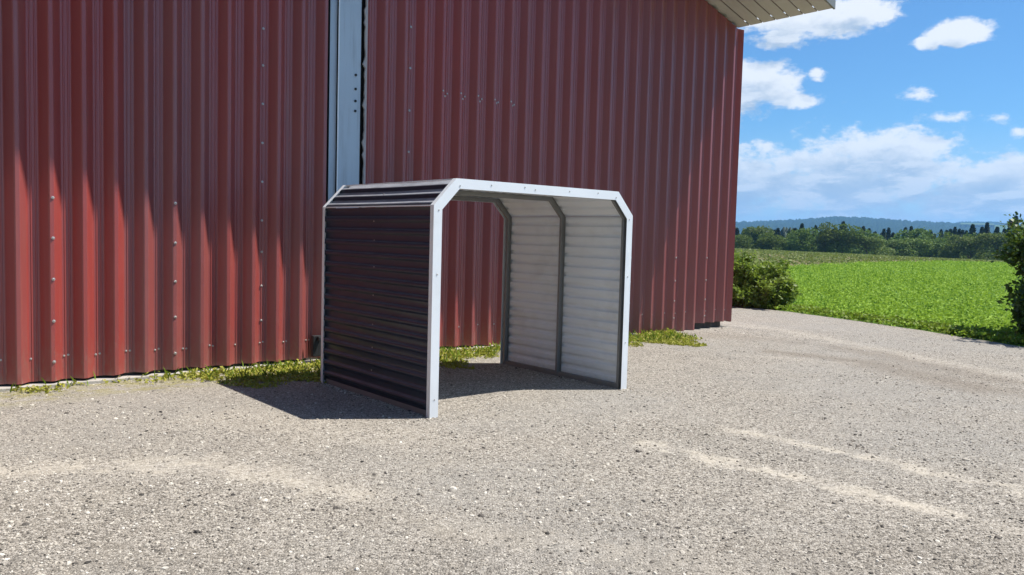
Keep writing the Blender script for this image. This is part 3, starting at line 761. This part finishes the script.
def put_tree(nm, az, r_, hgt, wid, rz):
    i = rnd.randrange(len(PROTO[nm])); c, t = PROTO[nm][i]
    x, y = math.sin(az) * r_, math.cos(az) * r_
    kindname = {'broad': 'broadleaf_tree', 'light': 'broadleaf_tree', 'conifer': 'conifer_tree'}[nm]
    root = empty(kindname, (x, y, float(H(x, y)) - .1), rz)
    root.scale = (wid, wid, hgt)
    for src in (c, t):
        if src.name in used: ch = src.copy(); COL.objects.link(ch)
        else: ch = src; used.add(src.name)
        ch.parent = root
    root['category'] = 'tree'
    TREES.append((az, r_, nm, hgt, root)); return root
az0, az1 = .245, .60
# front rank of broadleaf crowns
a = az0 - .02
while a < .68:
    f = (a - az0) / (az1 - az0)
    r_ = rnd.uniform(248, 268); hgt = rnd.uniform(11.0, 14.2) + .4 * f
    put_tree('light' if rnd.random() < .28 else 'broad', a, r_, hgt, rnd.uniform(10.5, 14), rnd.uniform(0, 6.28)); a += rnd.uniform(.016, .026)
a = az0 - .02
while a < .68:
    put_tree('broad' if rnd.random() < .7 else 'light', a, rnd.uniform(226, 240), rnd.uniform(6.5, 10), rnd.uniform(7, 10), rnd.uniform(0, 6.28)); a += rnd.uniform(.016, .03)
a = az0 - .02
while a < .68:
    nm = 'conifer' if rnd.random() < .85 else 'broad'
    put_tree(nm, a, rnd.uniform(280, 335), (rnd.uniform(12.0, 16.0) + (1.8 if rnd.random() < .12 else 0) if nm == 'conifer' else rnd.uniform(11.5, 13.5)) + max(0, a - az0) * (18 if nm == 'conifer' else 5), rnd.uniform(9, 12) if nm == 'broad' else rnd.uniform(15, 20), rnd.uniform(0, 6.28)); a += rnd.uniform(.0028, .0068)
BACK = []
for (bx, by, bh, bw) in ((-25, -13, 13, 11), (-17, -17, 15, 12), (-8, -19, 14, 12), (1, -21, 15, 12), (10, -20, 12, 11)):      # added out of view to block sky light and darken the wall ribs
    rt_ = put_tree('broad', math.atan2(bx, by), math.hypot(bx, by), bh, bw, bx * 1.3); BACK.append(rt_); TREES.pop()
    rt_['label'] = 'unseen broadleaf tree added behind the camera to darken the wall ribs'; rt_['group'] = 'added trees out of view'
TREES.sort(key=lambda q: q[0])
G_ = {'broad': ('trees at the far edge of the field', 'dark green broadleaf tree in the wood edge beyond the fields'),
      'light': ('pale trees at the far edge of the field', 'paler green broadleaf tree in the wood edge beyond the fields'),
      'conifer': ('conifers behind the wood edge', 'dark pointed conifer standing behind the broadleaf trees beyond the fields')}
for az, r_, nm, hgt, root in TREES:
    g_, l_ = G_[nm]
    if nm != 'conifer' and r_ < 242: l_ = l_.replace('broadleaf tree', 'low broadleaf tree').replace('in the wood edge', 'in front of the wood edge'); g_ = 'low ' + g_
    root['group'] = g_; root['label'] = l_

# ------------------------------------------------------------------ far woods and hills
def far_wood(name, r0, r1, a0, a1, n, hmin, hmax, wdt, mat, zfun):
    az = rng.uniform(a0, a1, n); r_ = r0 + (r1 - r0) * rng.uniform(0, 1, n); x = np.sin(az) * r_; y = np.cos(az) * r_
    z = zfun(x, y, az, r_); hh = rng.uniform(hmin, hmax, n); Vs = []; Fs = []; k = 10
    # each crown: jittered double cone of 10 sides in two rings
    N_ = 6; prof = [(0.02, .0), (1.0, .25), (.85, .55), (.45, .85), (.03, 1.0)]
    V = np.zeros((n, len(prof), N_, 3))
    for i, (pr_, pz) in enumerate(prof):
        for j in range(N_):
            a = 2 * math.pi * j / N_; rad = wdt * pr_ * rng.uniform(.7, 1.3, n)
            V[:, i, j, 0] = x + np.cos(a) * rad; V[:, i, j, 1] = y + np.sin(a) * rad; V[:, i, j, 2] = z + hh * pz + rng.normal(0, .04, n) * hh * (1 if 0 < i < 4 else 0)
    m_ = len(prof) * N_; F = []
    for i in range(len(prof) - 1):
        for j in range(N_): F.append((i * N_ + j, i * N_ + (j + 1) % N_, (i + 1) * N_ + (j + 1) % N_, (i + 1) * N_ + j))
    F = (np.arange(n)[:, None, None] * m_ + np.array(F)[None]).reshape(-1, 4)
    o = mesh_np(name, V.reshape(-1, 3), F, mat); tag(o, kind='stuff'); return o
far_wood('far_wood', 420, 1100, .15, .85, 5200, 15, 24, 4.2, M['conifer'], lambda x, y, az, r_: H(x, y) - 1 + np.clip((r_ - 420) / 700, 0, 1) * 7)

AZH = lambda px: math.atan((px - 512) / 811.3)
def skyline(az):     # elevation (radians) of the hill tops, read along the horizon
    px = [640, 700, 733, 760, 790, 805, 830, 860, 880, 900, 930, 950, 975, 1000, 1030, 1100]
    el = [18, 19, 20.0, 21.5, 23.5, 25.0, 27.6, 27.6, 26.6, 26, 25, 24.5, 24, 23.5, 23, 20]
    return np.interp(az, [AZH(p) for p in px], [e_ / math.hypot(811.3, p - 512) for e_, p in zip(el, px)])
def skyline2(az):
    px = [900, 938, 948, 958, 990, 1010, 1040, 1100]; el = [12, 19, 25, 27.3, 27.8, 26.5, 24, 22]
    return np.interp(az, [AZH(p) for p in px], [e_ / math.hypot(811.3, p - 512) for e_, p in zip(el, px)])
def hill(name, r_mid, depth, sky, a0, a1, rough_, seed, mat=M['hill'], base=-30):
    g = np.random.default_rng(seed); na, nr = 700, 40
    az = np.linspace(a0, a1, na); q = np.linspace(-1, 1, nr)
    AZ, Q = np.meshgrid(az, q); Rr = r_mid + Q * depth
    top = (sky(AZ) - 2.2 / 811.3) * r_mid + EYE
    prof = np.cos(Q * math.pi / 2) ** 1.2
    Z = base + (top - base) * prof + g.uniform(0, rough_, Q.shape) * (Q > -.99)
    X = np.sin(AZ) * Rr; Y = np.cos(AZ) * Rr
    o = mesh_np(name, np.stack([X, Y, Z], -1).reshape(-1, 3), grid_faces(nr, na), mat); tag(o, kind='structure'); return o
hill('hill', 4300, 1900, skyline, .02, 1.1, 14, 1)
hill('hill', 5600, 1000, skyline2, .40, 1.1, 14, 2)
# pale field strip on the flank of the right hill
a_ = np.linspace(AZH(957), AZH(1036), 60); Vv = []
def flank(az, el):
    q = np.linspace(-1, 0, 400); r_ = 4300 + q * 1900; zt = -30 + ((skyline(az) - 2.2 / 811.3) * 4300 + EYE + 30) * np.cos(q * math.pi / 2) ** 1.2
    i_ = int(np.argmax((zt - EYE) / r_ > el)); return r_[i_], zt[i_]
for i, az in enumerate(a_):
    for el in (17.4 / 811.3, 18.7 / 811.3):
        r_, z_ = flank(az, el); r_ -= 40; Vv.append((math.sin(az) * r_, math.cos(az) * r_, z_ + 14))
o = mesh_np('hillside_field', Vv, [(2 * i, 2 * i + 2, 2 * i + 3, 2 * i + 1) for i in range(59)], M['pale_field']); tag(o, kind='structure')

# ------------------------------------------------------------------ haze
HZ = True
if HZ:
    m = bpy.data.materials.new('haze'); m.use_nodes = True; t = NT(m.node_tree); t.n.clear()
    ou = t.node('ShaderNodeOutputMaterial'); pv = t.node('ShaderNodeVolumePrincipled', {'Color': (.28, .58, 1.0, 1), 'Density': .00014, 'Anisotropy': .2}); t.l.new(pv.outputs[0], ou.inputs[1])
    mb = MB(); mb.box((-9500, -9500, -60), (19000, 0, 0), (0, 19000, 0), (0, 0, 360)); o = mb.build('haze', m); tag(o, kind='stuff')

# ------------------------------------------------------------------ light and sky
toS = (u * .490 + out * .308 + UZ).normalized()
el_s = math.asin(toS.z); az_s = math.atan2(toS.x, toS.y)
sd_ = bpy.data.lights.new('sun', 'SUN'); sd_.energy = 5.0; sd_.angle = R(.5); sd_.color = (1, .955, .88)
so = bpy.data.objects.new('sun', sd_); COL.objects.link(so); so.rotation_euler = toS.to_track_quat('Z', 'Y').to_euler(); so.location = (20, 0, 60)
w = bpy.data.worlds.new('World'); scene.world = w; w.use_nodes = True; t = NT(w.node_tree); t.n.clear()
wo = t.node('ShaderNodeOutputWorld'); bg = t.node('ShaderNodeBackground', {1: .064}); t.l.new(bg.outputs[0], wo.inputs[0])
sky = t.node('ShaderNodeTexSky', sky_type='NISHITA', sun_disc=False, sun_elevation=el_s, sun_rotation=az_s, air_density=1.0, dust_density=.6, ozone_density=1.6, altitude=500)
skyc = t.mix(1.0, sky.outputs[0], (.60, 1.04, 1.40), 'MULTIPLY')
d = t.node('ShaderNodeTexCoord').outputs['Generated']; sx = t.node('ShaderNodeSeparateXYZ', {0: d}); X_, Y_, Z_ = sx.outputs
AZ = t.math('ARCTAN2', X_, Y_); EL = t.math('ARCSINE', Z_)
def sky_dir(px, ey):
    py = 235.98 + (px - 512) * .02705 - ey
    D = (fw * FPX + rt * (px - 512) - up * (py - 287.5)).normalized(); return math.atan2(D.x, D.y), math.asin(D.z)
def blob_field(dx, dz):
    """cloud cover at the direction shifted by (dx,dz)"""
    az = t.math('ADD', AZ, dx); el = t.math('ADD', EL, dz)
    v = t.node('ShaderNodeCombineXYZ', {0: az, 1: t.math('MULTIPLY', el, 1.7), 2: 3.3}).outputs[0]
    n = t.noise(v, 15.0, 9, .62, .2); n2 = t.noise(v, 34.0, 6, .62)
    res = None
    # bank, towers, and the separate cumulus: (px, height above horizon px, rx, ry, strength)
    for (px, ey, rx, ry, st) in CL:
        ca, ce = sky_dir(px, ey); kx = math.cos(ca) ** 2; ky = math.cos(ca)
        a_ = t.math('DIVIDE', t.math('SUBTRACT', az, ca), rx * kx / 811.3); b_ = t.math('DIVIDE', t.math('SUBTRACT', el, ce), ry * ky / 811.3)
        dd = t.math('SQRT', t.math('MULTIPLY_ADD', a_, a_, t.math('MULTIPLY', b_, b_)))
        m_ = t.math('MULTIPLY', t.math('SUBTRACT', 1.0, dd), st); res = m_ if res is None else t.math('MAXIMUM', res, m_)
    # elsewhere in the sky: scattered fair-weather cumulus
    vv = t.node('ShaderNodeCombineXYZ', {0: t.math('DIVIDE', X_, t.math('ADD', t.math('ABSOLUTE', Z_), .12)), 1: t.math('DIVIDE', Y_, t.math('ADD', t.math('ABSOLUTE', Z_), .12)), 2: 0.}).outputs[0]
    g_ = t.math('MULTIPLY', t.math('SUBTRACT', t.noise(vv, .9, 3, .5), .60), 2.2)
    outside = t.math('MAXIMUM', t.sstep(EL, .36, .5), t.math('MAXIMUM', t.sstep(AZ, .20, .05), t.sstep(AZ, .75, .95)))
    g_ = t.math('SUBTRACT', g_, t.math('MULTIPLY', t.math('SUBTRACT', 1.0, outside), 3.0))
    res = t.math('MAXIMUM', t.math('MAXIMUM', res, -1.2), g_)
    tot = t.math('ADD', res, t.math('MULTIPLY', t.math('SUBTRACT', n, .5), 1.7))
    return t.math('ADD', tot, t.math('MULTIPLY', t.math('SUBTRACT', n2, .5), 1.7))
CL = [(895, 102, 80, 50, 1.5), (850, 86, 120, 54, 1.35), (985, 78, 80, 42, 1.3), (760, 74, 100, 46, 1.3), (700, 50, 120, 50, .9), (900, 30, 260, 34, .55), (1040, 60, 90, 48, 1.0),
      (766, 158, 40, 30, 1.3), (738, 156, 40, 40, 1.2), (796, 142, 24, 9, .8), (817, 170, 10, 11, .38),
      (870, 238, 40, 16, 1.2), (815, 226, 80, 22, 1.3), (790, 208, 45, 15, .9), (955, 217, 44, 13, 1.15), (928, 206, 20, 10, 1.0),
      (915, 151, 20, 9, .5), (955, 130, 22, 6, .30), (1000, 132, 20, 8, .38), (1020, 120, 14, 7, .4)]
def sky_dir(px, ey):
    py = 235.98 + (px - 512) * .02705 - ey
    D = (fw * FPX + rt * (px - 512) - up * (py - 287.5)).normalized(); return math.atan2(D.x, D.y), math.asin(D.z)
def blob_field(dx, dz):
    """cloud cover at the direction shifted by (dx,dz)"""
    az = t.math('ADD', AZ, dx); el = t.math('ADD', EL, dz)
    v = t.node('ShaderNodeCombineXYZ', {0: az, 1: t.math('MULTIPLY', el, 1.7), 2: 3.3}).outputs[0]
    n = t.noise(v, 15.0, 9, .62, .2); n2 = t.noise(v, 34.0, 6, .62)
    res = None
    # bank, towers, and the separate cumulus: (px, height above horizon px, rx, ry, strength)
    for (px, ey, rx, ry, st) in CL:
        ca, ce = sky_dir(px, ey); kx = math.cos(ca) ** 2; ky = math.cos(ca)
        a_ = t.math('DIVIDE', t.math('SUBTRACT', az, ca), rx * kx / 811.3); b_ = t.math('DIVIDE', t.math('SUBTRACT', el, ce), ry * ky / 811.3)
        dd = t.math('SQRT', t.math('MULTIPLY_ADD', a_, a_, t.math('MULTIPLY', b_, b_)))
        m_ = t.math('MULTIPLY', t.math('SUBTRACT', 1.0, dd), st); res = m_ if res is None else t.math('MAXIMUM', res, m_)
    # elsewhere in the sky: scattered fair-weather cumulus
    vv = t.node('ShaderNodeCombineXYZ', {0: t.math('DIVIDE', X_, t.math('ADD', t.math('ABSOLUTE', Z_), .12)), 1: t.math('DIVIDE', Y_, t.math('ADD', t.math('ABSOLUTE', Z_), .12)), 2: 0.}).outputs[0]
    g_ = t.math('MULTIPLY', t.math('SUBTRACT', t.noise(vv, .9, 3, .5), .60), 2.2)
    outside = t.math('MAXIMUM', t.sstep(EL, .36, .5), t.math('MAXIMUM', t.sstep(AZ, .20, .05), t.sstep(AZ, .75, .95)))
    g_ = t.math('SUBTRACT', g_, t.math('MULTIPLY', t.math('SUBTRACT', 1.0, outside), 3.0))
    res = t.math('MAXIMUM', t.math('MAXIMUM', res, -1.2), g_)
    tot = t.math('ADD', res, t.math('MULTIPLY', t.math('SUBTRACT', n, .5), 1.7))
    return t.math('ADD', tot, t.math('MULTIPLY', t.math('SUBTRACT', n2, .5), 1.7))
CL = [(900, 78, 90, 46, .95), (850, 66, 120, 50, .9), (985, 62, 80, 38, .9), (760, 60, 100, 40, .85), (700, 50, 120, 50, .8), (900, 30, 260, 34, .42), (1040, 50, 90, 46, .8),
      (768, 156, 40, 27, 1.1), (738, 150, 40, 36, 1.0), (798, 142, 22, 9, .8), (817, 170, 9, 10, .6),
      (870, 236, 40, 16, 1.0), (815, 224, 80, 22, 1.1), (790, 208, 45, 15, .9), (956, 215, 46, 15, 1.7), (928, 205, 20, 10, 1.4),
      (915, 151, 20, 9, .6), (955, 130, 24, 6, .45), (1000, 132, 22, 8, .55), (1020, 118, 14, 8, .5)]
c0 = blob_field(0.0, 0.0); c1 = blob_field(.010, .022)
mask = t.sstep(c0, -.03, .46)
vst = t.node('ShaderNodeCombineXYZ', {0: AZ, 1: t.math('MULTIPLY', EL, 3.6), 2: 1.7}).outputs[0]
mot = t.sstep(t.noise(vst, 16.0, 8, .6, .3), .40, .60)
lowb = t.sstep(EL, .115, .05)
lit = t.math('SUBTRACT', 1.0, t.sstep(c1, -.1, 1.0))
lit = t.math('MAXIMUM', lit, t.math('MULTIPLY', mot, .75))
lit = t.math('MULTIPLY', lit, t.math('SUBTRACT', 1.0, t.math('MULTIPLY', lowb, t.math('MULTIPLY_ADD', mot, -.6, .75))))          # thick cloud sunwards -> darker base
shade = t.mix(lit, (4.5, 5.7, 7.3), (10.0, 10.3, 10.6))
veil = t.math('MULTIPLY', t.sstep(EL, .15, .0), .62)
veil = t.math('MULTIPLY', veil, t.sstep(EL, -.02, .01))
base = t.mix(veil, skyc, (7.0, 8.6, 10.2))
col = t.mix(t.math('MULTIPLY', mask, .93), base, shade)
t.l.new(col, bg.inputs[0])

# ------------------------------------------------------------------ render
vs = scene.view_settings; vs.view_transform = 'Standard'; vs.look = 'None'; vs.exposure = .62; vs.gamma = 1; vs.use_curve_mapping = False
cy = scene.cycles; cy.max_bounces = 7; cy.diffuse_bounces = 4; cy.glossy_bounces = 3; cy.transmission_bounces = 3; cy.volume_bounces = 1; cy.transparent_max_bounces = 6
cy.use_denoising = True; cy.sample_clamp_indirect = 6
